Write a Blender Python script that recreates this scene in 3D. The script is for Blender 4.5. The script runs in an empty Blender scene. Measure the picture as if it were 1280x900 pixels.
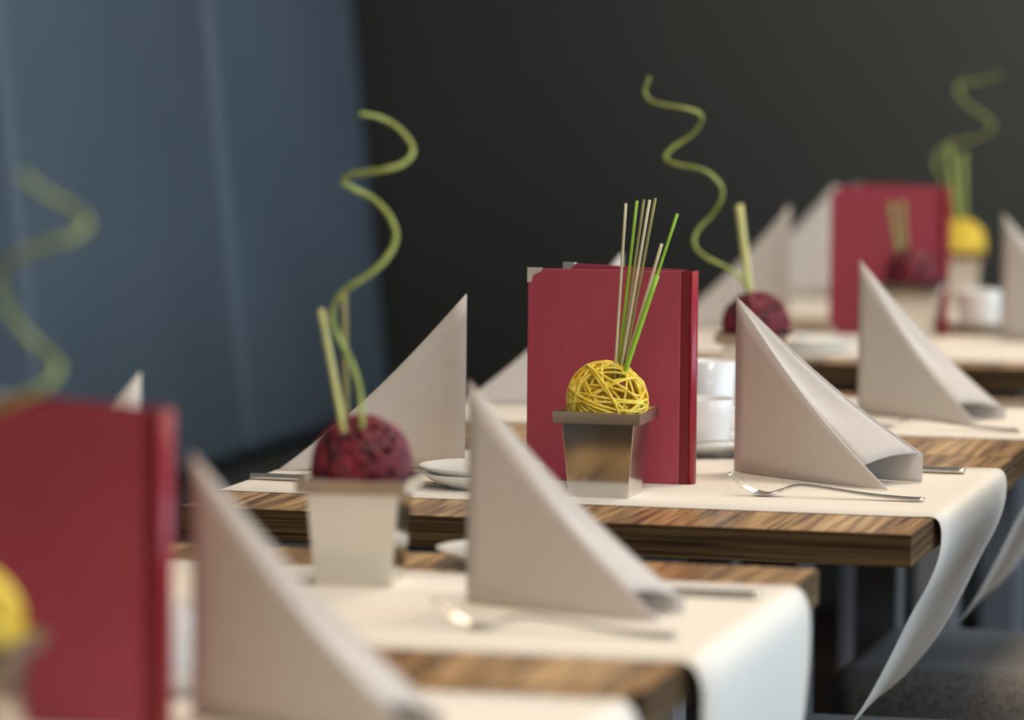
import bpy, bmesh, math, random
from mathutils import Vector, Matrix

random.seed(7)
S = bpy.context.scene
C = S.collection
PI = math.pi

# ------------------------------------------------------------------ camera
cam_d = bpy.data.cameras.new('camera')
cam = bpy.data.objects.new('camera', cam_d)
C.objects.link(cam)
S.camera = cam
yaw, pitch, roll = 0.2448, 0.0835, 0.0096
F = Vector((-math.sin(yaw) * math.cos(pitch), math.cos(yaw) * math.cos(pitch), -math.sin(pitch)))
R0 = Vector((math.cos(yaw), math.sin(yaw), 0))
U0 = R0.cross(F)
R = R0 * math.cos(roll) + U0 * math.sin(roll)
U = U0 * math.cos(roll) - R0 * math.sin(roll)
M = Matrix((R, U, -F)).transposed().to_4x4()
M.translation = Vector((0.7188, -4.6006, 1.3166))
cam.matrix_world = M
cam_d.sensor_width = 36
cam_d.lens = 157.6
cam_d.clip_start = 0.05
cam_d.dof.use_dof = True
cam_d.dof.focus_distance = 5.02
cam_d.dof.aperture_fstop = 2.9

# ------------------------------------------------------------------ light
S.view_settings.view_transform = 'Standard'
S.view_settings.look = 'None'
S.view_settings.gamma = 1
S.view_settings.use_curve_mapping = False
S.view_settings.exposure = 0.15

w = bpy.data.worlds.new('world')
S.world = w
w.use_nodes = True
w.node_tree.nodes['Background'].inputs[0].default_value = (0.75, 0.82, 1.0, 1)
w.node_tree.nodes['Background'].inputs[1].default_value = 0.25


def area(name, loc, rot, sx, sy, power, col):
    l = bpy.data.lights.new(name, 'AREA')
    l.shape = 'RECTANGLE'
    l.size, l.size_y, l.energy, l.color = sx, sy, power, col
    o = bpy.data.objects.new(name, l)
    o.location = loc
    o.rotation_euler = rot
    C.objects.link(o)
    return o


# daylight in the window bays of the right-hand wall
for wy in (-2.2, 0.4, 3.0):
    area('window_daylight', (2.74, wy, 1.62), (0, PI / 2, 0), 1.76, 2.2, 45, (0.62, 0.81, 1.0))
# unseen warm ceiling lamps added for overhead light; front two fill camera-facing sides
for lx, ly in ((0.3, -5.8), (0.3, -3.6), (0.3, -1.2), (0.3, 1.2), (0.3, 3.2)):
    area('overhead_fill_light', (lx, ly, 2.86), (0, 0, 0), 0.7, 0.7, 20 if ly < -3 else 21, (1.0, 0.82, 0.62))

# ------------------------------------------------------------------ materials
MATS = {}


def mat(name, col, rough=0.5, metal=0.0, spec=0.5, trans=0.0, sheen=0.0, sub=0.0):
    m = bpy.data.materials.new(name)
    m.use_nodes = True
    b = m.node_tree.nodes['Principled BSDF']
    b.inputs['Base Color'].default_value = (*col, 1)
    b.inputs['Roughness'].default_value = rough
    b.inputs['Metallic'].default_value = metal
    b.inputs['Specular IOR Level'].default_value = spec
    b.inputs['Transmission Weight'].default_value = trans
    b.inputs['Sheen Weight'].default_value = sheen
    MATS[name] = m
    return m


def nodes(m):
    return m.node_tree.nodes, m.node_tree.links, m.node_tree.nodes['Principled BSDF']


def add_noise(m, c1, c2, scale=(1, 1, 1), nscale=10, detail=4, lo=0.35, hi=0.65, bump=0.0, distort=0.0, bdist=0.001):
    """two-tone stretched noise in object space, with optional bump"""
    n, l, b = nodes(m)
    tc = n.new('ShaderNodeTexCoord')
    mp = n.new('ShaderNodeMapping')
    mp.inputs['Scale'].default_value = scale
    nz = n.new('ShaderNodeTexNoise')
    nz.inputs['Scale'].default_value = nscale
    nz.inputs['Detail'].default_value = detail
    nz.inputs['Distortion'].default_value = distort
    rp = n.new('ShaderNodeValToRGB')
    rp.color_ramp.elements[0].position = lo
    rp.color_ramp.elements[1].position = hi
    rp.color_ramp.elements[0].color = (*c1, 1)
    rp.color_ramp.elements[1].color = (*c2, 1)
    l.new(tc.outputs['Object'], mp.inputs[0])
    l.new(mp.outputs[0], nz.inputs['Vector'])
    l.new(nz.outputs[0], rp.inputs[0])
    l.new(rp.outputs[0], b.inputs['Base Color'])
    if bump:
        bp = n.new('ShaderNodeBump')
        bp.inputs['Strength'].default_value = bump
        bp.inputs['Distance'].default_value = bdist
        l.new(nz.outputs[0], bp.inputs['Height'])
        l.new(bp.outputs[0], b.inputs['Normal'])
    return rp, nz


def wood(name, scale, rough, k=1.0, lo=0.32, hi=0.72):
    m = mat(name, (0.2, 0.1, 0.05), rough, spec=0.5)
    rp, nz = add_noise(m, tuple(k * q for q in (0.045, 0.020, 0.009)), tuple(k * q for q in (0.30, 0.195, 0.085)), scale, 1.0, 6, lo, hi, 0.0, 1.2)
    e = rp.color_ramp.elements.new(0.5)
    e.color = (0.155 * k, 0.085 * k, 0.033 * k, 1)
    return m


wood('wood_top', (85, 3.0, 3.0), 0.28, 2.3, 0.36, 0.68)       # front-to-back grain; extra paleness paints in stronger light from above
wood('wood_edge_shaded', (2.5, 2.5, 300), 0.32, 0.48, 0.38, 0.66)     # horizontal streaks; darker copy with the front edge's weaker light painted in
wood('wood_edge_lit', (2.5, 2.5, 300), 0.32, 0.8, 0.38, 0.66)  # same edge wood, lightened to paint in window light on the ends
m = mat('paper', (0.80, 0.745, 0.655), 0.85, spec=0.2)
add_noise(m, (0.80, 0.735, 0.645), (0.86, 0.80, 0.71), (3, 60, 60), 6, 4, 0.3, 0.7, 0.08)
m = mat('napkin', (0.52, 0.47, 0.44), 0.9, spec=0.15)
add_noise(m, (0.565, 0.515, 0.475), (0.59, 0.54, 0.50), (1, 1, 1), 120, 3, 0.3, 0.7, 0.08)
m = mat('cover', (0.30, 0.035, 0.052), 0.42, spec=0.5)
add_noise(m, (0.33, 0.040, 0.066), (0.36, 0.047, 0.074), (40, 40, 4), 6, 4, 0.3, 0.7, 0.05)
mat('spine', (0.30, 0.004, 0.02), 0.35)
mat('hinge', (0.15, 0.001, 0.008), 0.45)
mat('steel_corner', (0.78, 0.75, 0.68), 0.45, 0.85)
m = mat('steel', (0.64, 0.63, 0.60), 0.15, 1.0)
m = mat('cutlery', (0.72, 0.69, 0.64), 0.14, 1.0)
mat('pages', (0.75, 0.72, 0.66), 0.8)
m = mat('rattan_yellow', (0.80, 0.52, 0.03), 0.55)
add_noise(m, (0.80, 0.54, 0.025), (0.95, 0.77, 0.13), (1, 1, 1), 90, 2, 0.35, 0.65)
m = mat('rattan_red', (0.32, 0.012, 0.03), 0.5)
add_noise(m, (0.05, 0.003, 0.012), (0.25, 0.010, 0.028), (1, 1, 1), 80, 2, 0.35, 0.65)
m = mat('core_red', (0.07, 0.006, 0.01), 0.9)
m = mat('core_yellow', (0.30, 0.19, 0.015), 0.9)
m = mat('twig', (0.32, 0.36, 0.08), 0.5)
add_noise(m, (0.24, 0.30, 0.05), (0.40, 0.46, 0.12), (1, 1, 1), 40, 2, 0.35, 0.65)
mat('reed_green', (0.30, 0.55, 0.035), 0.5)
mat('reed_pale', (0.68, 0.60, 0.40), 0.55)
mat('reed_olive', (0.28, 0.25, 0.08), 0.55)
mat('stick_straw', (0.60, 0.58, 0.22), 0.5)
mat('porcelain', (0.84, 0.84, 0.82), 0.12)
mat('glass', (0.96, 0.97, 0.97), 0.03, trans=1.0)
mat('milk_glass', (0.84, 0.86, 0.88), 0.05)
mat('salt', (0.85, 0.85, 0.84), 0.7)
mat('leg_metal', (0.2, 0.2, 0.21), 0.45)
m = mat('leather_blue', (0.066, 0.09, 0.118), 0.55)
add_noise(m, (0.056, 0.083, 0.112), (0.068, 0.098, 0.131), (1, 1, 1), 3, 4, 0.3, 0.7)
m = mat('leather_dark', (0.030, 0.032, 0.034), 0.5)
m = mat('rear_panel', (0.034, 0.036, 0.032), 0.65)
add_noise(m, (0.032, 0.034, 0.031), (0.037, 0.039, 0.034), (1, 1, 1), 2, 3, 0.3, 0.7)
m = mat('tweed', (0.2, 0.18, 0.16), 0.9, spec=0.2, sheen=0.3)
add_noise(m, (0.085, 0.075, 0.062), (0.33, 0.28, 0.23), (1, 1, 1), 240, 2, 0.3, 0.7, 0.3)
mat('olive_piping', (0.07, 0.06, 0.03), 0.8)
mat('dark_wood', (0.020, 0.010, 0.006), 0.45)
m = mat('floor_wood', (0.035, 0.018, 0.010), 0.4)
add_noise(m, (0.024, 0.012, 0.007), (0.045, 0.024, 0.014), (14, 1.2, 1), 2, 5, 0.3, 0.7)
m = mat('plaster_light', (0.62, 0.58, 0.52), 0.9)
add_noise(m, (0.60, 0.56, 0.50), (0.64, 0.60, 0.54), (1, 1, 1), 5, 3)
m = mat('plaster_room', (0.52, 0.45, 0.36), 0.9)
add_noise(m, (0.50, 0.43, 0.34), (0.54, 0.47, 0.38), (1, 1, 1), 4, 3)
mat('frame_grey', (0.20, 0.20, 0.20), 0.4)
lm = mat('lamp_diffuser', (0.9, 0.85, 0.75), 0.6)
lm.node_tree.nodes['Principled BSDF'].inputs['Emission Color'].default_value = (1, 0.85, 0.66, 1)
lm.node_tree.nodes['Principled BSDF'].inputs['Emission Strength'].default_value = 3.0  # diffuser glow of the added ceiling lamps

# ------------------------------------------------------------------ helpers


def link(name, me, material, parent=None, smooth=False):
    o = bpy.data.objects.new(name, me)
    C.objects.link(o)
    if material and not me.materials:
        me.materials.append(MATS[material])
    if smooth:
        for p in me.polygons:
            p.use_smooth = True
    if parent:
        o.parent = parent
    return o


def from_bm(name, bm, material, parent=None, smooth=False):
    bmesh.ops.recalc_face_normals(bm, faces=bm.faces)
    me = bpy.data.meshes.new(name)
    bm.to_mesh(me)
    bm.free()
    return link(name, me, material, parent, smooth)


def from_py(name, v, f, material, parent=None, smooth=False):
    bm = bmesh.new()
    vs = [bm.verts.new(p) for p in v]
    for q in f:
        try:
            bm.faces.new([vs[i] for i in q])
        except ValueError:
            pass
    return from_bm(name, bm, material, parent, smooth)


def box_bm(lo, hi, bevel=0.0, seg=1, bm=None):
    own = bm is None
    b = bmesh.new()
    bmesh.ops.create_cube(b, size=1)
    for v in b.verts:
        v.co = Vector([lo[i] + (v.co[i] + 0.5) * (hi[i] - lo[i]) for i in range(3)])
    if bevel:
        bmesh.ops.bevel(b, geom=list(b.edges), offset=bevel, segments=seg, profile=0.5, affect='EDGES')
    if own:
        return b
    me = bpy.data.meshes.new('tmp')
    b.to_mesh(me)
    b.free()
    bm.from_mesh(me)
    bpy.data.meshes.remove(me)
    return bm


def box(name, lo, hi, material, parent=None, bevel=0.0, seg=1, smooth=False):
    return from_bm(name, box_bm(lo, hi, bevel, seg), material, parent, smooth)


def lathe(name, prof, material, parent=None, n=40):
    v, f = [], []
    k = len(prof)
    for i in range(n):
        a = 2 * PI * i / n
        for r, z in prof:
            v.append((r * math.cos(a), r * math.sin(a), z))
    for i in range(n):
        j = (i + 1) % n
        for q in range(k - 1):
            f.append((i * k + q, j * k + q, j * k + q + 1, i * k + q + 1))
    bm = bmesh.new()
    vs = [bm.verts.new(p) for p in v]
    for q in f:
        bm.faces.new([vs[i] for i in q])
    bmesh.ops.remove_doubles(bm, verts=bm.verts, dist=1e-6)
    return from_bm(name, bm, material, parent, True)


def catmull(pts, k=6):
    P = [Vector(p) for p in pts]
    P = [P[0] * 2 - P[1]] + P + [P[-1] * 2 - P[-2]]
    out = []
    for i in range(1, len(P) - 2):
        a, b, c, d = P[i - 1:i + 3]
        for j in range(k):
            t = j / k
            out.append(0.5 * ((2 * b) + (c - a) * t + (2 * a - 5 * b + 4 * c - d) * t * t + (3 * b - a - 3 * c + d) * t ** 3))
    out.append(P[-2])
    return out


def tube_geo(pts, rad, sides=8, closed=False, v=None, f=None, flat=1.0):
    """sweep a ring along pts, appended to v, f"""
    v = [] if v is None else v
    f = [] if f is None else f
    n = len(pts)
    P = [Vector(p) for p in pts]
    base = len(v)
    t0 = (P[1] - P[0]).normalized()
    nrm = t0.orthogonal().normalized()
    for i in range(n):
        if closed:
            t = (P[(i + 1) % n] - P[i - 1]).normalized()
        else:
            t = (P[min(i + 1, n - 1)] - P[max(i - 1, 0)]).normalized()
        nrm = (nrm - t * nrm.dot(t)).normalized()
        bn = t.cross(nrm)
        r = rad(i / (n - 1)) if callable(rad) else rad
        for s in range(sides):
            a = 2 * PI * s / sides
            v.append(P[i] + nrm * (r * math.cos(a)) + bn * (r * flat * math.sin(a)))
    for i in range(n if closed else n - 1):
        j = (i + 1) % n
        for s in range(sides):
            q = (s + 1) % sides
            f.append((base + i * sides + s, base + i * sides + q, base + j * sides + q, base + j * sides + s))
    if not closed:
        f.append(tuple(base + s for s in range(sides)))
        f.append(tuple(base + (n - 1) * sides + s for s in range(sides)))
    return v, f


def sheet(name, fn, n, k, t, material, parent=None, smooth=True):
    """closed thin sheet of thickness t over the parametric grid fn(u, v)"""
    g = [[Vector(fn(i / n, j / k)) for j in range(k + 1)] for i in range(n + 1)]
    v, f = [], []
    nor = [[None] * (k + 1) for _ in range(n + 1)]
    for i in range(n + 1):
        for j in range(k + 1):
            du = g[min(i + 1, n)][j] - g[max(i - 1, 0)][j]
            dv = g[i][min(j + 1, k)] - g[i][max(j - 1, 0)]
            c = du.cross(dv)
            if c.length < 1e-12:
                c = (nor[i - 1][j] if i and nor[i - 1][j] is not None else Vector((0, -1, 0)))
            nor[i][j] = c.normalized()
    for side in (0.5, -0.5):
        for i in range(n + 1):
            for j in range(k + 1):
                v.append(g[i][j] + nor[i][j] * t * side)
    W = k + 1
    N = (n + 1) * W
    for i in range(n):
        for j in range(k):
            a, b, c, d = i * W + j, (i + 1) * W + j, (i + 1) * W + j + 1, i * W + j + 1
            f.append((a, b, c, d))
            f.append((N + d, N + c, N + b, N + a))
    ring = [i * W for i in range(n)] + [n * W + j for j in range(k)] + [i * W + k for i in range(n, 0, -1)] + [j for j in range(k, 0, -1)]
    for q in range(len(ring)):
        a, b = ring[q], ring[(q + 1) % len(ring)]
        f.append((a, N + a, N + b, b))
    bm = bmesh.new()
    vs = [bm.verts.new(p) for p in v]
    for q in f:
        try:
            bm.faces.new([vs[i] for i in q])
        except ValueError:
            pass
    o = from_bm(name, bm, material, parent, smooth)
    return o


def tag(o, label, cat=None, group=None, kind=None):
    o['label'] = label
    if cat:
        o['category'] = cat
    if group:
        o['group'] = group
    if kind:
        o['kind'] = kind
    return o


def thing(name, label, cat, loc=(0, 0, 0), rz=0.0, group=None):
    o = bpy.data.objects.new(name, None)
    o.empty_display_size = 0.05
    C.objects.link(o)
    o.location = loc
    o.rotation_euler = (0, 0, rz)
    return tag(o, label, cat, group)


def struct(o):
    o['kind'] = 'structure'
    return o


def copy_tree(root, loc, rz, label):
    r = root.copy()
    C.objects.link(r)
    r.location = loc
    r.rotation_euler = (0, 0, rz)
    r['label'] = label
    for ch in list(root.children):
        c = ch.copy()
        C.objects.link(c)
        c.parent = r
        for g in list(ch.children):
            d = g.copy()
            C.objects.link(d)
            d.parent = c
    return r


# ------------------------------------------------------------------ the room
ZT = 0.75                       # height of the table tops
XL, XR, YF, YB, ZC = -2.0, 2.85, -8.0, 4.12, 2.95
struct(box('floor', (XL, YF, -0.1), (XR, YB, 0.0), 'floor_wood'))
struct(box('ceiling', (XL, YF, ZC), (XR, YB, ZC + 0.1), 'plaster_light'))
struct(box('wall_left', (XL - 0.1, YF, 0), (XL, YB, ZC), 'plaster_room'))
struct(box('wall_rear', (XL - 0.1, YB, 0), (XR + 0.1, YB + 0.1, ZC), 'plaster_room'))
struct(box('wall_front', (XL - 0.1, YF - 0.1, 0), (XR + 0.1, YF, ZC), 'plaster_room'))
wr = bmesh.new()
box_bm((XR, YF, 0), (XR + 0.15, YB, 0.72), bm=wr)
box_bm((XR, YF, 2.58), (XR + 0.15, YB, ZC), bm=wr)
for a, b in ((YF, -3.4), (-1.0, -0.8), (1.6, 1.8), (4.1, YB)):
    box_bm((XR, a, 0.72), (XR + 0.15, b, 2.58), bm=wr)
struct(from_bm('wall_right', wr, 'plaster_room'))
for i, (a, b) in enumerate(((-3.4, -1.0), (-0.8, 1.6), (1.8, 4.1))):
    fr = bmesh.new()
    for lo, hi in (((XR + 0.03, a, 0.72), (XR + 0.09, a + 0.05, 2.58)), ((XR + 0.03, b - 0.05, 0.72), (XR + 0.09, b, 2.58)),
                   ((XR + 0.03, a + 0.05, 0.72), (XR + 0.09, b - 0.05, 0.78)), ((XR + 0.03, a + 0.05, 2.52), (XR + 0.09, b - 0.05, 2.58)),
                   ((XR + 0.03, (a + b) / 2 - 0.025, 0.78), (XR + 0.09, (a + b) / 2 + 0.025, 2.52))):
        box_bm(lo, hi, bm=fr)
    wo = struct(from_bm('window_%d' % (i + 1), fr, 'frame_grey'))
    box('pane', (XR + 0.055, a + 0.05, 0.78), (XR + 0.061, (a + b) / 2 - 0.025, 2.52), 'glass', wo)
    box('pane', (XR + 0.055, (a + b) / 2 + 0.025, 0.78), (XR + 0.061, b - 0.05, 2.52), 'glass', wo)

# upholstered rear partition, in wide panels
rp = bpy.data.objects.new('upholstered_partition', None)
C.objects.link(rp)
tag(rp, 'tall dark charcoal upholstered partition closing the room behind all tables', 'partition')
rp.location = (0, 4.0, 0)
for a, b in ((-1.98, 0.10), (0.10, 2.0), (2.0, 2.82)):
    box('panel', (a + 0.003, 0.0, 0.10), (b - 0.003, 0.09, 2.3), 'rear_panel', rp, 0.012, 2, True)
box('plinth', (-1.98, 0.02, 0.0), (2.82, 0.09, 0.099), 'dark_wood', rp)

# high-backed banquette along the left wall
bq = bpy.data.objects.new('banquette', None)
C.objects.link(bq)
tag(bq, 'long high-backed blue-grey leather banquette along the left side', 'banquette')
bq.location = (-1.665, 0, 0)
LEAN = 0.105
seams = [3.985, 3.03, 1.97, 0.96, -0.05, -1.06, -2.07, -3.08]
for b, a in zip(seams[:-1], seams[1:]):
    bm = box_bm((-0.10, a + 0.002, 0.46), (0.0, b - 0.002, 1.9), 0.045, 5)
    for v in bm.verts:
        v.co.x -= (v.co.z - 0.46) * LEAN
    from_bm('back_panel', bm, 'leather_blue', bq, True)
    box('seat_cushion', (-0.06, a + 0.002, 0.34), (0.52, b - 0.002, 0.455), 'leather_dark', bq, 0.03, 4, True)
box('base', (-0.06, seams[-1] + 0.01, 0.0), (0.47, seams[0] - 0.01, 0.335), 'dark_wood', bq)

# fittings for the added, unseen ceiling lamps
lamp_names = ('nearest the front wall', 'second from the front wall', 'in the middle of the row', 'second from the rear', 'nearest the rear partition')
for (lx, ly), q in zip(((0.3, -5.8), (0.3, -3.6), (0.3, -1.2), (0.3, 1.2), (0.3, 3.2)), lamp_names):
    t = thing('added_ceiling_lamp', 'added unseen square warm ceiling lamp, ' + q, 'lamp', (lx, ly, 2.95), 0, 'added ceiling lamps over the aisle')
    fr = bmesh.new()
    for lo, hi in (((-0.4, -0.4, -0.07), (-0.36, 0.4, 0)), ((0.36, -0.4, -0.07), (0.4, 0.4, 0)),
                   ((-0.36, -0.4, -0.07), (0.36, -0.36, 0)), ((-0.36, 0.36, -0.07), (0.36, 0.4, 0))):
        box_bm(lo, hi, bm=fr)
    from_bm('frame', fr, 'frame_grey', t)
    box('diffuser', (-0.355, -0.355, -0.05), (0.355, 0.355, -0.03), 'lamp_diffuser', t)

# ------------------------------------------------------------------ tables
TH = 0.035
TW, TD = 0.80, 0.80


def make_table(label, x, y):
    t = thing('restaurant_table', label, 'table', (x, y, 0), 0, 'restaurant tables in a row')
    box('tabletop', (-TW + 0.002, 0.002, ZT - TH), (-0.002, TD - 0.002, ZT), 'wood_top', t, 0.0006)
    box('edge_band', (-TW, 0, ZT - TH), (0, 0.002, ZT - 0.0003), 'wood_edge_shaded', t, 0.0007)
    box('edge_band', (-TW, TD - 0.002, ZT - TH), (0, TD, ZT - 0.0003), 'wood_edge_shaded', t, 0.0007)
    box('edge_band', (-0.002, 0.002, ZT - TH), (0, TD - 0.002, ZT - 0.0003), 'wood_edge_lit', t, 0.0007)
    box('edge_band', (-TW, 0.002, ZT - TH), (-TW + 0.002, TD - 0.002, ZT - 0.0003), 'wood_edge_lit', t, 0.0007)
    for lx in (-0.312, -TW + 0.252):
        for ly in (0.014, TD - 0.074):
            box('leg', (lx, ly, 0.0), (lx + 0.06, ly + 0.06, ZT - TH - 0.0005), 'leg_metal', t, 0.002)
    return t


TAB = [(-0.05, -1.905), (-0.043, -1.102), (0.0, 0.0), (-0.005, 0.803), (-0.01, 2.09), (-0.01, 2.893)]
tl = ['blurred wood restaurant table nearest the camera, under the big foreground red menu',
      'wood restaurant table carrying the sharp-looking red ball pot, left foreground',
      'wood restaurant table in focus with the yellow ball pot and red menu',
      'wood restaurant table pushed against the back of the one in focus',
      'wood restaurant table under the smaller far red menu',
      'rearmost wood restaurant table next to the charcoal partition']
tables = [make_table(tl[i], *TAB[i]) for i in range(6)]

# paper runners: profile in X (from the right end of the table) and drop
CURL = [(0.0020, 0.0002), (0.0066, -0.0042), (0.0088, -0.012), (0.0092, -0.022), (0.0080, -0.036), (0.0030, -0.055), (-0.007, -0.078), (-0.021, -0.104),
        (-0.041, -0.147), (-0.060, -0.184), (-0.078, -0.214), (-0.096, -0.238)]
HANG = [(0.003, 0.0004), (0.0095, -0.0045), (0.014, -0.013), (0.0165, -0.024), (0.017, -0.045), (0.0155, -0.08), (0.011, -0.13), (0.004, -0.19), (-0.006, -0.25)]
RUN = [(-1.66, 0.50, HANG), (-0.945, 0.50, HANG), (0.150, 0.51, CURL), (1.015, 0.50, CURL), (2.19, 0.50, CURL), (2.99, 0.50, HANG)]
rl = ['cream paper table runner on the blurred table nearest the camera',
      'cream paper runner hanging straight down, under the red ball pot',
      'cream paper runner curling under the end of the table in focus',
      'cream paper runner curling over the table just behind the one in focus',
      'cream paper runner under the smaller far red menu',
      'cream paper runner on the rearmost table']
for i, (y0, wd, prof) in enumerate(RUN):
    left = [(-TW - p[0] - 0.002, p[1]) for p in reversed(HANG[:6])] + [(-TW + 0.006, 0.0014)]
    flat = [(-TW + 0.03 + (TW - 0.06) * q / 12, 0.0009) for q in range(13)] + [(-0.014, 0.0013), (-0.005, 0.0015)]
    P = [Vector((a, 0, b)) for a, b in left + flat + prof]
    P = catmull(P, 3)
    n = len(P) - 1

    def fn(u, v, P=P, n=n, wd=wd):
        p = P[min(n, int(round(u * n)))]
        wob = 0.0015 * math.sin(v * 9 + u * 20) * max(0.0, -p.z * 6)
        return (p.x + wob, v * wd, p.z)
    o = sheet('table_runner', fn, n, 6, 0.0008, 'paper')
    o.location = (TAB[i][0], y0, ZT)
    tag(o, rl[i], 'table runner', 'paper table runners')

ZR = ZT + 0.0014                # top of a runner

# ------------------------------------------------------------------ napkins


def napkin(label, x, y, side, af, ab, Lf=0.21, Lb=0.205, h=0.204, z=ZR, end=0.06):
    """napkin folded to a standing triangle: two wings from an upright spine plus the folded inner sheet"""
    t = thing('napkin', label, 'napkin', (x, y, z), 0, 'folded standing napkins')
    df = Vector((side * math.cos(math.radians(af)), math.sin(math.radians(af)), 0))
    db = Vector((side * math.cos(math.radians(ab)), math.sin(math.radians(ab)), 0))
    ef, eb = 0.0, (end if side > 0 else 0.03)

    def top(u, e):
        return h * ((1 - u) * (1 - e) + e) - 0.012 * math.sin(PI * u) * (1 - e)

    def wing(d, L, e, bow):
        nv = Vector((-d.y, d.x, 0))

        def fn(u, v):
            p = d * (L * u) + nv * (bow * math.sin(PI * u) * (1 - 0.4 * v))
            return (p.x, p.y, 0.0009 + max(0.0008, top(u, e)) * v)
        return fn
    sheet('wing', wing(df, Lf, ef, -0.004 * side), 14, 8, 0.0020, 'napkin', t)
    sheet('wing', wing(db, Lb, eb, 0.004 * side), 14, 8, 0.0020, 'napkin', t)

    def inner(u, v):
        tt = 0.02 + 0.84 * u
        tf = tt * 0.97
        a = df * (Lf * tf) + Vector((0, 0, top(tf, ef) - 0.003))
        b = db * (Lb * min(1, tt * 1.14)) + Vector((0, 0, top(min(1, tt * 1.14), eb) - 0.001))
        p = a.lerp(b, 0.03 + 0.94 * v)
        p.z += math.sin(PI * v) * (-0.010 * math.sin(PI * min(1, u * 1.25)) + 0.004 * max(0, u - 0.6) / 0.4)
        return p
    sheet('inner_fold', inner, 14, 8, 0.0016, 'napkin', t)
    return t


napkin('large blurred folded napkin at the bottom beside the foreground red menu', -0.347, -1.342, 1, -18, -3)
napkin('folded napkin standing between the red ball pot and the bottom fork', -0.307, -0.656, 1, -20, -2)
napkin('sharp folded napkin beside the fork on the table in focus', -0.291, 0.521, 1, -34, -11, 0.245, 0.232, end=0.16)
napkin('folded napkin right behind the sharp one, standing before the far red menu', -0.275, 1.280, 1, -28, -4, 0.195, 0.20)
napkin('blurred folded napkin cut off by the right picture edge', -0.268, 2.613, 1, -25, 0)
napkin('folded napkin whose tip shows above the foreground red menu', -0.616, -0.676, -1, -24, 26)
napkin('folded napkin with slope falling left, behind the red ball pot', -0.600, 0.455, -1, -27, 24, 0.222, 0.20)
napkin('folded napkin mostly hidden behind the red menu in focus', -0.607, 1.316, -1, -24, 26, 0.22)
napkin('blurred grey folded napkin left of the far red menu, behind a curled twig', -0.639, 2.729, -1, -24, 26)
napkin('pale folded napkin directly at the left edge of the far red menu', -0.700, 3.50, -1, -16, 30)

# ------------------------------------------------------------------ menus


def menu(label, x, y, rz, z=ZR, open_deg=28):
    t = thing('menu_folder', label, 'menu', (x, y, z), rz, 'red menu folders standing open')
    H, L, T = 0.243, 0.187, 0.0032
    # spine: rounded strip facing +X, pivot at its middle
    def sp(u, v):
        a = math.radians(-100 + 200 * u)
        return (0.0045 * math.cos(a) - 0.002, 0.0125 * math.sin(a), v * H)
    sheet('spine', sp, 10, 1, 0.0022, 'spine', t)
    for s, deg in ((-1, 0.0), (1, open_deg)):
        pv = Vector((-0.004, s * 0.0115, 0))
        rot = Matrix.Rotation(math.radians(-deg), 4, 'Z')
        mt = Matrix.Translation(pv) @ rot

        def put(bm, name, material, par):
            bm.transform(mt)
            return from_bm(name, bm, material, par)
        y0, y1 = (-T / 2, T / 2)
        put(box_bm((-0.0105, y0 * 0.55, 0.0), (0.001, y1 * 0.55, H), 0.0004), 'hinge', 'hinge', t)
        cv = put(box_bm((-L, y0, 0.0), (-0.010, y1, H), 0.0012, 2), 'front_cover' if s < 0 else 'back_cover', 'cover', t)
        for zc in (0, 1):
            bm = bmesh.new()
            # right-angled metal corner, folded around both faces of the board
            zz = (lambda q: H - q) if zc else (lambda q: q)
            e = 0.0007
            k = 0.016
            vs = []
            for yy in (y0 - e, y1 + e):
                for (px, pz) in ((-L - e, -e), (-L + k, -e), (-L + k, 0.003), (-L + 0.0065, 0.0075), (-L + 0.004, k), (-L - e, k)):
                    vs.append(bm.verts.new((px, yy, zz(pz))))
            bm.faces.new(vs[:6])
            bm.faces.new(vs[6:][::-1])
            for q in range(6):
                bm.faces.new((vs[q], vs[(q + 1) % 6], vs[6 + (q + 1) % 6], vs[6 + q]))
            put(bm, 'metal_corner', 'steel_corner', cv)
    # pages clipped into the fold
    for q, deg in enumerate((9, 14, 19)):
        mt2 = Matrix.Translation((-0.006, 0.0, 0)) @ Matrix.Rotation(math.radians(-deg), 4, 'Z')
        bm = box_bm((-L + 0.014, -0.0003, 0.006), (-0.006, 0.0003, H - 0.010))
        bm.transform(mt2)
        from_bm('page', bm, 'pages', t)
    return t


menu('large blurred red menu folder standing in the left foreground', -0.350, -1.395, math.radians(2))
menu('sharp red menu folder standing right behind the yellow ball pot', -0.313, 0.385, math.radians(3))
menu('smaller blurred red menu folder standing in the right background', -0.364, 2.655, math.radians(2))

# ------------------------------------------------------------------ pots, balls, twigs


def square_loops(prof):
    v, f = [], []
    for hw, z in prof:
        v += [(-hw, -hw, z), (hw, -hw, z), (hw, hw, z), (-hw, hw, z)]
    for i in range(len(prof) - 1):
        for q in range(4):
            r = (q + 1) % 4
            f.append((i * 4 + q, i * 4 + r, i * 4 + 4 + r, i * 4 + 4 + q))
    f.append((3, 2, 1, 0))
    n = 4 * (len(prof) - 1)
    f.append((n, n + 1, n + 2, n + 3))
    return v, f


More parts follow.
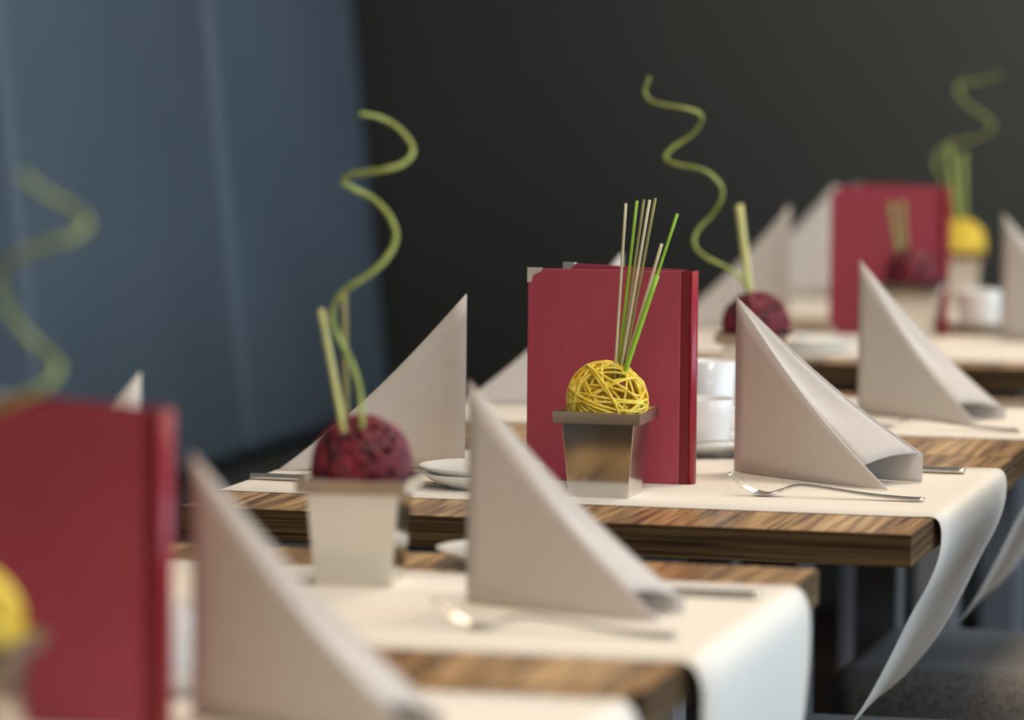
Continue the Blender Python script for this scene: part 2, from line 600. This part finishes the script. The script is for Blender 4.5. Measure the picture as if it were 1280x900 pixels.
def pot(label, x, y, rz, z=ZR):
    t = thing('metal_pot', label, 'pot', (x, y, z), rz, 'square tapered metal pots')
    v, f = square_loops([(0.0340, 0.0), (0.0408, 0.0828), (0.0398, 0.0828), (0.0330, 0.003)])
    bm = bmesh.new()
    vs = [bm.verts.new(p) for p in v]
    for q in f:
        bm.faces.new([vs[i] for i in q])
    ed = [e for e in bm.edges if abs(e.verts[0].co.z - e.verts[1].co.z) > 0.05]
    bmesh.ops.bevel(bm, geom=ed, offset=0.0009, segments=2, profile=0.5, affect='EDGES')
    from_bm('pot_body', bm, 'steel', t)
    rim = bmesh.new()
    loops = [(0.0405, 0.0830), (0.0490, 0.0830), (0.0495, 0.0955), (0.0478, 0.0962), (0.0465, 0.0955), (0.0425, 0.0842)]
    g = []
    for hw, zz in loops:
        g.append([rim.verts.new(p) for p in ((-hw, -hw, zz), (hw, -hw, zz), (hw, hw, zz), (-hw, hw, zz))])
    for i in range(len(g)):
        a, b = g[i], g[(i + 1) % len(g)]
        for q in range(4):
            r = (q + 1) % 4
            rim.faces.new((a[q], a[r], b[r], b[q]))
    from_bm('pot_rim', rim, 'steel', t)
    return t


def ball(label, x, y, z, r, colour, loops, rad, seed):
    rnd = random.Random(seed)
    v, f = [], []
    for i in range(loops):
        ax = Vector((rnd.gauss(0, 1), rnd.gauss(0, 1), rnd.gauss(0, 1))).normalized()
        e1 = ax.orthogonal().normalized()
        e2 = ax.cross(e1)
        off = rnd.uniform(-0.55, 0.55) if i % 2 else rnd.uniform(-0.15, 0.15)
        rr = r * rnd.uniform(0.86, 1.0)
        k = 30
        ph, am = rnd.uniform(0, 6), rnd.uniform(0.0, 0.12)
        pts = []
        for q in range(k):
            a = 2 * PI * q / k
            o2 = off + am * math.sin(2 * a + ph)
            cr = math.sqrt(max(0.05, 1 - o2 * o2))
            pts.append((e1 * math.cos(a) * cr + e2 * math.sin(a) * cr + ax * o2) * (rr * (1 + 0.015 * math.sin(3 * a + ph * 2))))
        tube_geo(pts, rad * rnd.uniform(0.8, 1.2), 5, True, v, f)
    t = thing('woven_ball', label, 'woven ball', (x, y, z), 0, 'woven rattan balls')
    o = from_py('strands', v, f, 'rattan_' + colour, t, True)
    return t


def stick(name, label, pts, rad, material, cat, group, z_taper=0.0, smooth_k=0):
    P = catmull(pts, 6) if smooth_k else [Vector(pts[0]).lerp(Vector(pts[-1]), i / 6) for i in range(7)]
    base = P[-1].copy()
    P = [p - base for p in P]
    v, f = tube_geo(P, (lambda u: rad * (1 - z_taper + z_taper * min(1, u * 3))), 8)
    o = from_py(name, v, f, material, None, True)
    o.location = base
    tag(o, label, cat, group)
    return o


pot('brushed steel pot at the lower left corner holding a yellow ball', -0.437, -1.600, 0.02)
pot('cream-reflecting steel pot in the left foreground holding a red ball', -0.441, -0.545, 0.10).scale = (1.07, 1.07, 1.07)
pot('sharp square steel pot in front of the red menu in focus', -0.3835, 0.246, 0.0)
pot('steel pot half hidden behind the sharp napkin, holding a red ball', -0.437, 1.395, 0.05)
pot('bluish steel pot in front of the far red menu', -0.398, 2.52, 0.03)
pot('pale bluish steel pot at the far right holding a yellow ball', -0.452, 3.40, 0.05)
ball('blurred yellow woven ball at the lower left corner', -0.437, -1.600, 0.8555, 0.0452, 'yellow', 70, 0.0013, 1)
ball('red woven ball in the left foreground pot with curled twig', -0.439, -0.548, 0.8640, 0.0470, 'red', 90, 0.0021, 2)
ball('sharp yellow woven ball in front of the red menu', -0.3825, 0.246, 0.8565, 0.0455, 'yellow', 50, 0.0015, 3)
ball('dark red woven ball peeking over the sharp napkin', -0.437, 1.395, 0.8575, 0.0455, 'red', 90, 0.0021, 4)
ball('dark red woven ball in front of the far red menu', -0.398, 2.52, 0.8575, 0.0455, 'red', 90, 0.0021, 5)
ball('far yellow woven ball beside the far red menu', -0.452, 3.40, 0.8595, 0.0455, 'yellow', 80, 0.0016, 6)

CURLS = {
 1: [(-0.4323, -0.585, 1.1957), (-0.4185, -0.5651, 1.1917), (-0.3991, -0.5651, 1.1808), (-0.3811, -0.585, 1.1639), (-0.384, -0.6048, 1.1512), (-0.4047, -0.613, 1.1444), (-0.4339, -0.6048, 1.1399), (-0.4489, -0.585, 1.1328), (-0.4443, -0.5685, 1.1255), (-0.4267, -0.5617, 1.1159), (-0.4091, -0.5685, 1.1016), (-0.3966, -0.585, 1.0825), (-0.3997, -0.6014, 1.0647), (-0.4121, -0.6115, 1.0501), (-0.4351, -0.6115, 1.0347), (-0.4496, -0.6014, 1.0225), (-0.4581, -0.585, 1.0024), (-0.453, -0.5757, 0.9831), (-0.4422, -0.5718, 0.9605), (-0.4331, -0.5757, 0.9348), (-0.4279, -0.585, 0.9019)],
 3: [(-0.5879, 1.39, 1.1931), (-0.5943, 1.39, 1.1722), (-0.577, 1.3725, 1.1587), (-0.5398, 1.3653, 1.153), (-0.5168, 1.3725, 1.1467), (-0.5147, 1.39, 1.1354), (-0.5306, 1.4036, 1.1151), (-0.5583, 1.4036, 1.096), (-0.5641, 1.39, 1.0822), (-0.5459, 1.3728, 1.0755), (-0.5054, 1.3657, 1.0678), (-0.4845, 1.3728, 1.0495), (-0.4855, 1.39, 1.0292), (-0.5006, 1.4002, 1.0065), (-0.5204, 1.4002, 0.9842), (-0.5225, 1.39, 0.9661), (-0.5052, 1.3723, 0.9511), (-0.4703, 1.365, 0.936), (-0.4494, 1.3723, 0.9176), (-0.4412, 1.39, 0.8807)],
 5: [(-0.3852, 3.40, 1.1656), (-0.424, 3.4204, 1.1532), (-0.4573, 3.4204, 1.1484), (-0.4598, 3.40, 1.1314), (-0.4397, 3.3836, 1.1105), (-0.4031, 3.3836, 1.0853), (-0.3978, 3.40, 1.0676), (-0.4293, 3.4198, 1.0492), (-0.474, 3.428, 1.0395), (-0.4972, 3.4198, 1.0219), (-0.4982, 3.40, 1.0009), (-0.4818, 3.391, 0.9727), (-0.4674, 3.40, 0.8905)],
 0: [(-0.3918, -1.6, 1.1797), (-0.379, -1.5758, 1.1635), (-0.3603, -1.5758, 1.1542), (-0.342, -1.6, 1.1461), (-0.3433, -1.6198, 1.138), (-0.3701, -1.628, 1.1283), (-0.3929, -1.6198, 1.1177), (-0.4087, -1.6, 1.1007), (-0.4071, -1.5816, 1.0801), (-0.3966, -1.5739, 1.0626), (-0.3768, -1.5816, 1.0494), (-0.3634, -1.6, 1.0415), (-0.3665, -1.6198, 1.0305), (-0.3874, -1.628, 1.0192), (-0.4145, -1.6198, 1.0051), (-0.4342, -1.6, 0.9854), (-0.4342, -1.6, 0.9595), (-0.4255, -1.607, 0.9318), (-0.4281, -1.6, 0.8907)],
}
cl = {0: 'faint blurred curled green twig at the left picture edge', 1: 'curled green twig rising from the red ball in the left foreground',
      3: 'curled green twig leaning left above the sharp napkin', 5: 'blurred curled green twig at the far right'}
for k, pts in CURLS.items():
    stick('curled_twig', cl[k], pts, 0.0026, 'twig', 'twig', 'curled decorative twigs', 0.25, 1)

reeds = [(-0.3614, 1.077, -0.3718, 'reed_pale', 0.0019, 0.0, 'leftmost thin pale reed in the sharp yellow ball'),
         (-0.3502, 1.0799, -0.3700, 'reed_green', 0.0020, 0.02, 'upright thin bright green reed, second from left, in the yellow ball'),
         (-0.3397, 1.0819, -0.3681, 'reed_olive', 0.0018, -0.02, 'thin olive reed just left of the middle pale one in the yellow ball'),
         (-0.3352, 1.0811, -0.3663, 'reed_pale', 0.0019, 0.01, 'thin pale reed between the two olive reeds in the yellow ball'),
         (-0.3300, 1.0830, -0.3645, 'reed_olive', 0.0019, 0.03, 'tallest thin olive reed right of the middle pale one'),
         (-0.3025, 1.0668, -0.3627, 'reed_green', 0.0020, -0.01, 'long bright green reed leaning furthest right in the yellow ball'),
         (-0.3216, 1.0330, -0.3640, 'reed_pale', 0.0021, 0.02, 'shorter pale pinkish reed leaning right in the yellow ball'),
         (-0.3238, 0.9985, -0.3625, 'reed_green', 0.0034, -0.02, 'short thick bright green reed in the yellow ball')]
for i, (xt, zt, xb, mt_, rr, dy, lab) in enumerate(reeds):
    stick('reed', lab, [(xt, 0.236 + 0.3 * dy, zt), (xb, 0.236 + 0.1 * dy + 0.0022 * (i % 3), 0.883)], rr * 0.85, mt_, 'reed', 'reeds in the sharp yellow ball')
stick('reed', 'thick straw-coloured stick left of the curled twig in the red ball', [(-0.4676, -0.59, 1.013), (-0.4443, -0.59, 0.8981)], 0.0031, 'stick_straw', 'reed', 'thick sticks in the balls')
stick('reed', 'thin olive stick behind the curled twig in the foreground red ball', [(-0.4539, -0.56, 1.0249), (-0.4507, -0.56, 0.895)], 0.0028, 'reed_olive', 'reed', 'thick sticks in the balls')
stick('reed', 'thick yellow-green stick in the red ball above the sharp napkin', [(-0.4632, 1.40, 1.0209), (-0.4449, 1.40, 0.8853)], 0.0055, 'stick_straw', 'reed', 'thick sticks in the balls')
stick('reed', 'left olive stick in the red ball before the far menu', [(-0.436, 2.51, 0.9755), (-0.4194, 2.51, 0.8857)], 0.0050, 'reed_olive', 'reed', 'thick sticks in the balls')
stick('reed', 'right olive stick in the red ball before the far menu', [(-0.4200, 2.53, 0.9775), (-0.4130, 2.53, 0.8845)], 0.0050, 'reed_olive', 'reed', 'thick sticks in the balls')
stick('reed', 'left green stick in the far right yellow ball', [(-0.474, 3.39, 1.0352), (-0.4555, 3.39, 0.8943)], 0.0050, 'twig', 'reed', 'thick sticks in the balls')
stick('reed', 'right green stick in the far right yellow ball', [(-0.4530, 3.415, 1.0226), (-0.4490, 3.415, 0.8922)], 0.0050, 'twig', 'reed', 'thick sticks in the balls')

# ------------------------------------------------------------------ cutlery


def fork(label, x, y, rz, z=ZR):
    """tines towards -X of its own frame, handle end at the origin side +X"""
    t = thing('fork', label, 'fork', (x, y, z), rz, 'steel forks')
    # handle profile (x, z, half width)
    hp = [(0.110, 0.0028, 0.0062), (0.108, 0.0030, 0.0078), (0.09, 0.0032, 0.0075), (0.05, 0.0056, 0.0056), (0.0, 0.0110, 0.0042), (-0.022, 0.0130, 0.0036), (-0.036, 0.0120, 0.0038), (-0.050, 0.0066, 0.0072), (-0.060, 0.0030, 0.0112)]
    P = catmull([(a, c, b) for a, b, c in hp], 3)

    def hf(u, v):
        p = P[min(len(P) - 1, int(round(u * (len(P) - 1))))]
        return (p.x, (v - 0.5) * 2 * p.y, p.z + 0.0012 * (1 - (2 * v - 1) ** 2))
    sheet('handle', hf, len(P) - 1, 4, 0.0022, 'cutlery', t)
    cp = [(-0.058, 0.0034), (-0.067, 0.0018), (-0.078, 0.0036)]

    def bf(u, v):
        a, b = cp[0], cp[1]
        q = catmull([(c[0], 0, c[1]) for c in cp], 4)
        p = q[int(round(u * 8))]
        return (p.x, (v - 0.5) * 0.0235, p.z + 0.0008 * (2 * v - 1) ** 2)
    sheet('neck', bf, 8, 4, 0.0018, 'cutlery', t)
    tp = [(-0.077, 0.0034), (-0.088, 0.0080), (-0.099, 0.0155), (-0.110, 0.0245)]
    for q in range(4):
        yy = (q - 1.5) * 0.0062
        pts = catmull([(a, yy, b) for a, b in tp], 4)
        v, f = tube_geo(pts, (lambda u: 0.0015 - 0.0006 * u), 6)
        from_py('tine', v, f, 'cutlery', t, True)
    return t


def knife(label, x, y, rz, z=ZR):
    """handle towards +X"""
    t = thing('knife', label, 'knife', (x, y, z), rz, 'steel knives')
    hp = [(0.11, 0.0060), (0.108, 0.0085), (0.09, 0.0088), (0.04, 0.0075), (0.012, 0.0060), (0.0, 0.0055)]
    P = catmull([(a, b, 0) for a, b in hp], 3)
    v, f = [], []
    n = len(P)
    for p in P:
        for s in range(10):
            a = 2 * PI * s / 10
            v.append((p.x, p.y * math.cos(a), 0.0038 + 0.0037 * math.sin(a)))
    for i in range(n - 1):
        for s in range(10):
            q = (s + 1) % 10
            f.append((i * 10 + s, i * 10 + q, i * 10 + 10 + q, i * 10 + 10 + s))
    f.append(tuple(range(10)))
    f.append(tuple((n - 1) * 10 + s for s in range(10)))
    from_py('handle', v, f, 'cutlery', t, True)

    def bl(u, v):
        x_ = 0.002 - 0.112 * u
        wv = 0.0095 * (1 if u < 0.75 else math.sqrt(max(0.02, 1 - ((u - 0.75) / 0.25) ** 2)))
        return (x_, 0.0055 - v * (0.0055 + wv), 0.0036)
    sheet('blade', bl, 14, 2, 0.0015, 'cutlery', t)
    return t


fork('sharp steel fork lying before the sharp napkin on the table in focus', -0.142, 0.288, 0.0)
fork('blurred steel fork lying before the napkin at the bottom centre', -0.185, -0.815, -0.03)
fork('far steel fork lying before the napkin behind the one in focus', -0.142, 1.10, 0.0)
knife('steel knife with handle showing right of the sharp napkin', -0.140, 0.588, 0.0)
knife('steel knife with handle showing right of the bottom centre napkin', -0.165, -0.545, 0.0)
knife('steel knife at the left end of the table in focus', -0.692, 0.263, PI)
knife('far steel knife behind the second sharp-side napkin', -0.150, 1.44, 0.0)

# ------------------------------------------------------------------ crockery
SAUCER = [(0.0, 0.004), (0.026, 0.004), (0.040, 0.0065), (0.058, 0.012), (0.070, 0.0175), (0.0712, 0.0180), (0.0705, 0.0165), (0.060, 0.0095), (0.042, 0.0025), (0.040, 0.0), (0.034, 0.0), (0.033, 0.0018), (0.0, 0.0018)]
CUP = [(0.0, 0.006), (0.024, 0.007), (0.0325, 0.016), (0.0365, 0.034), (0.0385, 0.064), (0.0397, 0.0645), (0.0402, 0.0635), (0.0383, 0.034), (0.0345, 0.014), (0.027, 0.003), (0.026, 0.0), (0.022, 0.0), (0.021, 0.002), (0.0, 0.002)]


def saucer(label, x, y, z):
    t = thing('saucer', label, 'saucer', (x, y, z), 0, 'white porcelain saucers')
    lathe('dish', SAUCER, 'porcelain', t, 48)
    return t


def cup(label, x, y, z, rz):
    t = thing('coffee_cup', label, 'cup', (x, y, z), rz, 'white porcelain cups')
    lathe('bowl', CUP, 'porcelain', t, 44)
    pts = catmull([(0.0365, 0, 0.050), (0.050, 0, 0.052), (0.058, 0, 0.042), (0.054, 0, 0.028), (0.036, 0, 0.019)], 6)
    v, f = tube_geo(pts, 0.0032, 8)
    from_py('handle', v, f, 'porcelain', t, True)
    return t


def spoon(label, x, y, z, rz):
    t = thing('teaspoon', label, 'spoon', (x, y, z), rz, 'steel teaspoons')

    def bowl(u, v):
        a = 2 * u - 1
        ww = 0.0115 * math.sqrt(max(0.004, 1 - a * a)) * (1 - 0.15 * a)
        yy = (2 * v - 1) * ww
        return (-0.0165 * a * -1 - 0.05, yy, 0.006 - 0.005 * (1 - a * a) * (1 - (2 * v - 1) ** 2))
    sheet('bowl', bowl, 12, 6, 0.0011, 'cutlery', t)
    hp = [(-0.035, 0.0058, 0.0026), (-0.015, 0.0085, 0.0022), (0.03, 0.0095, 0.0030), (0.065, 0.0100, 0.0048), (0.068, 0.0100, 0.0036)]
    P = catmull([(a, c, b) for a, b, c in hp], 4)

    def hf(u, v):
        p = P[min(len(P) - 1, int(round(u * (len(P) - 1))))]
        return (p.x, (v - 0.5) * 2 * p.y, p.z)
    sheet('handle', hf, len(P) - 1, 2, 0.0016, 'cutlery', t)
    return t


def cup_set(where, x, y, z, rz=0.4):
    saucer('white saucer under the cup ' + where, x, y, z)
    cup('white coffee cup ' + where, x, y, z + 0.0042, rz)
    s = spoon('teaspoon resting on the saucer ' + where, x + 0.040, y - 0.040, z + 0.0125, 0.15)
    return s


cup_set('between the sharp red menu and the sharp napkin', -0.372, 0.715, ZT)
cup_set('between the foreground red menu and the big blurred napkin', -0.410, -1.205, ZT)
cup_set('mostly hidden behind the bottom centre napkin', -0.338, -0.376, ZT, -0.6)
cup_set('beside the far right yellow ball pot', -0.330, 2.80, ZT)
saucer('lower saucer of the stacked pair beside the red ball pot', -0.532, 0.272, ZR)
saucer('upper saucer of the stacked pair beside the red ball pot', -0.532, 0.272, ZR + 0.0075)
saucer('blurred white saucer beyond the sharp napkin, left of the far menu', -0.520, 2.31, ZR)
spoon('blurred teaspoon on the saucer beyond the sharp napkin', -0.495, 2.29, ZR + 0.0125, 0.4)

# glass shaker behind the cup
gt = thing('glass_tumbler', 'milky glass of white sugar behind the cup beside the sharp red menu', 'glass', (-0.400, 0.905, ZT))
lathe('glass_body', [(0.0, 0.008), (0.024, 0.009), (0.0275, 0.016), (0.0300, 0.098), (0.0312, 0.0988), (0.0322, 0.098), (0.0295, 0.010), (0.026, 0.0), (0.0, 0.0)], 'milk_glass', gt, 36)
lathe('sugar', [(0.0, 0.0095), (0.0235, 0.0105), (0.0262, 0.020), (0.0286, 0.0880), (0.0284, 0.0895), (0.0270, 0.0900), (0.0255, 0.0901), (0.0, 0.0901)], 'salt', gt, 30)

# ------------------------------------------------------------------ chairs


def chair(label, x, y):
    t = thing('upholstered_chair', label, 'chair', (x, y, 0), 0, 'tweed chairs tucked under the tables')
    box('seat', (-0.25, -0.22, 0.315), (0.24, 0.22, 0.452), 'tweed', t, 0.045, 5, True)
    box('seat_frame', (-0.21, -0.185, 0.275), (0.22, 0.185, 0.314), 'dark_wood', t, 0.006, 1)
    bm = box_bm((0.175, -0.22, 0.456), (0.25, 0.22, 0.86), 0.03, 4)
    for v in bm.verts:
        v.co.x += (v.co.z - 0.456) * 0.18
    from_bm('backrest', bm, 'tweed', t, True)
    for lx in (-0.20, 0.175):
        for ly in (-0.18, 0.145):
            box('leg', (lx, ly, 0), (lx + 0.035, ly + 0.035, 0.2745), 'dark_wood', t, 0.003)
    return t


chair('tweed upholstered chair under the end of the table in focus', -0.005, 0.46)
chair('tweed upholstered chair at lower right, behind the curling paper runner', -0.02, 1.225)
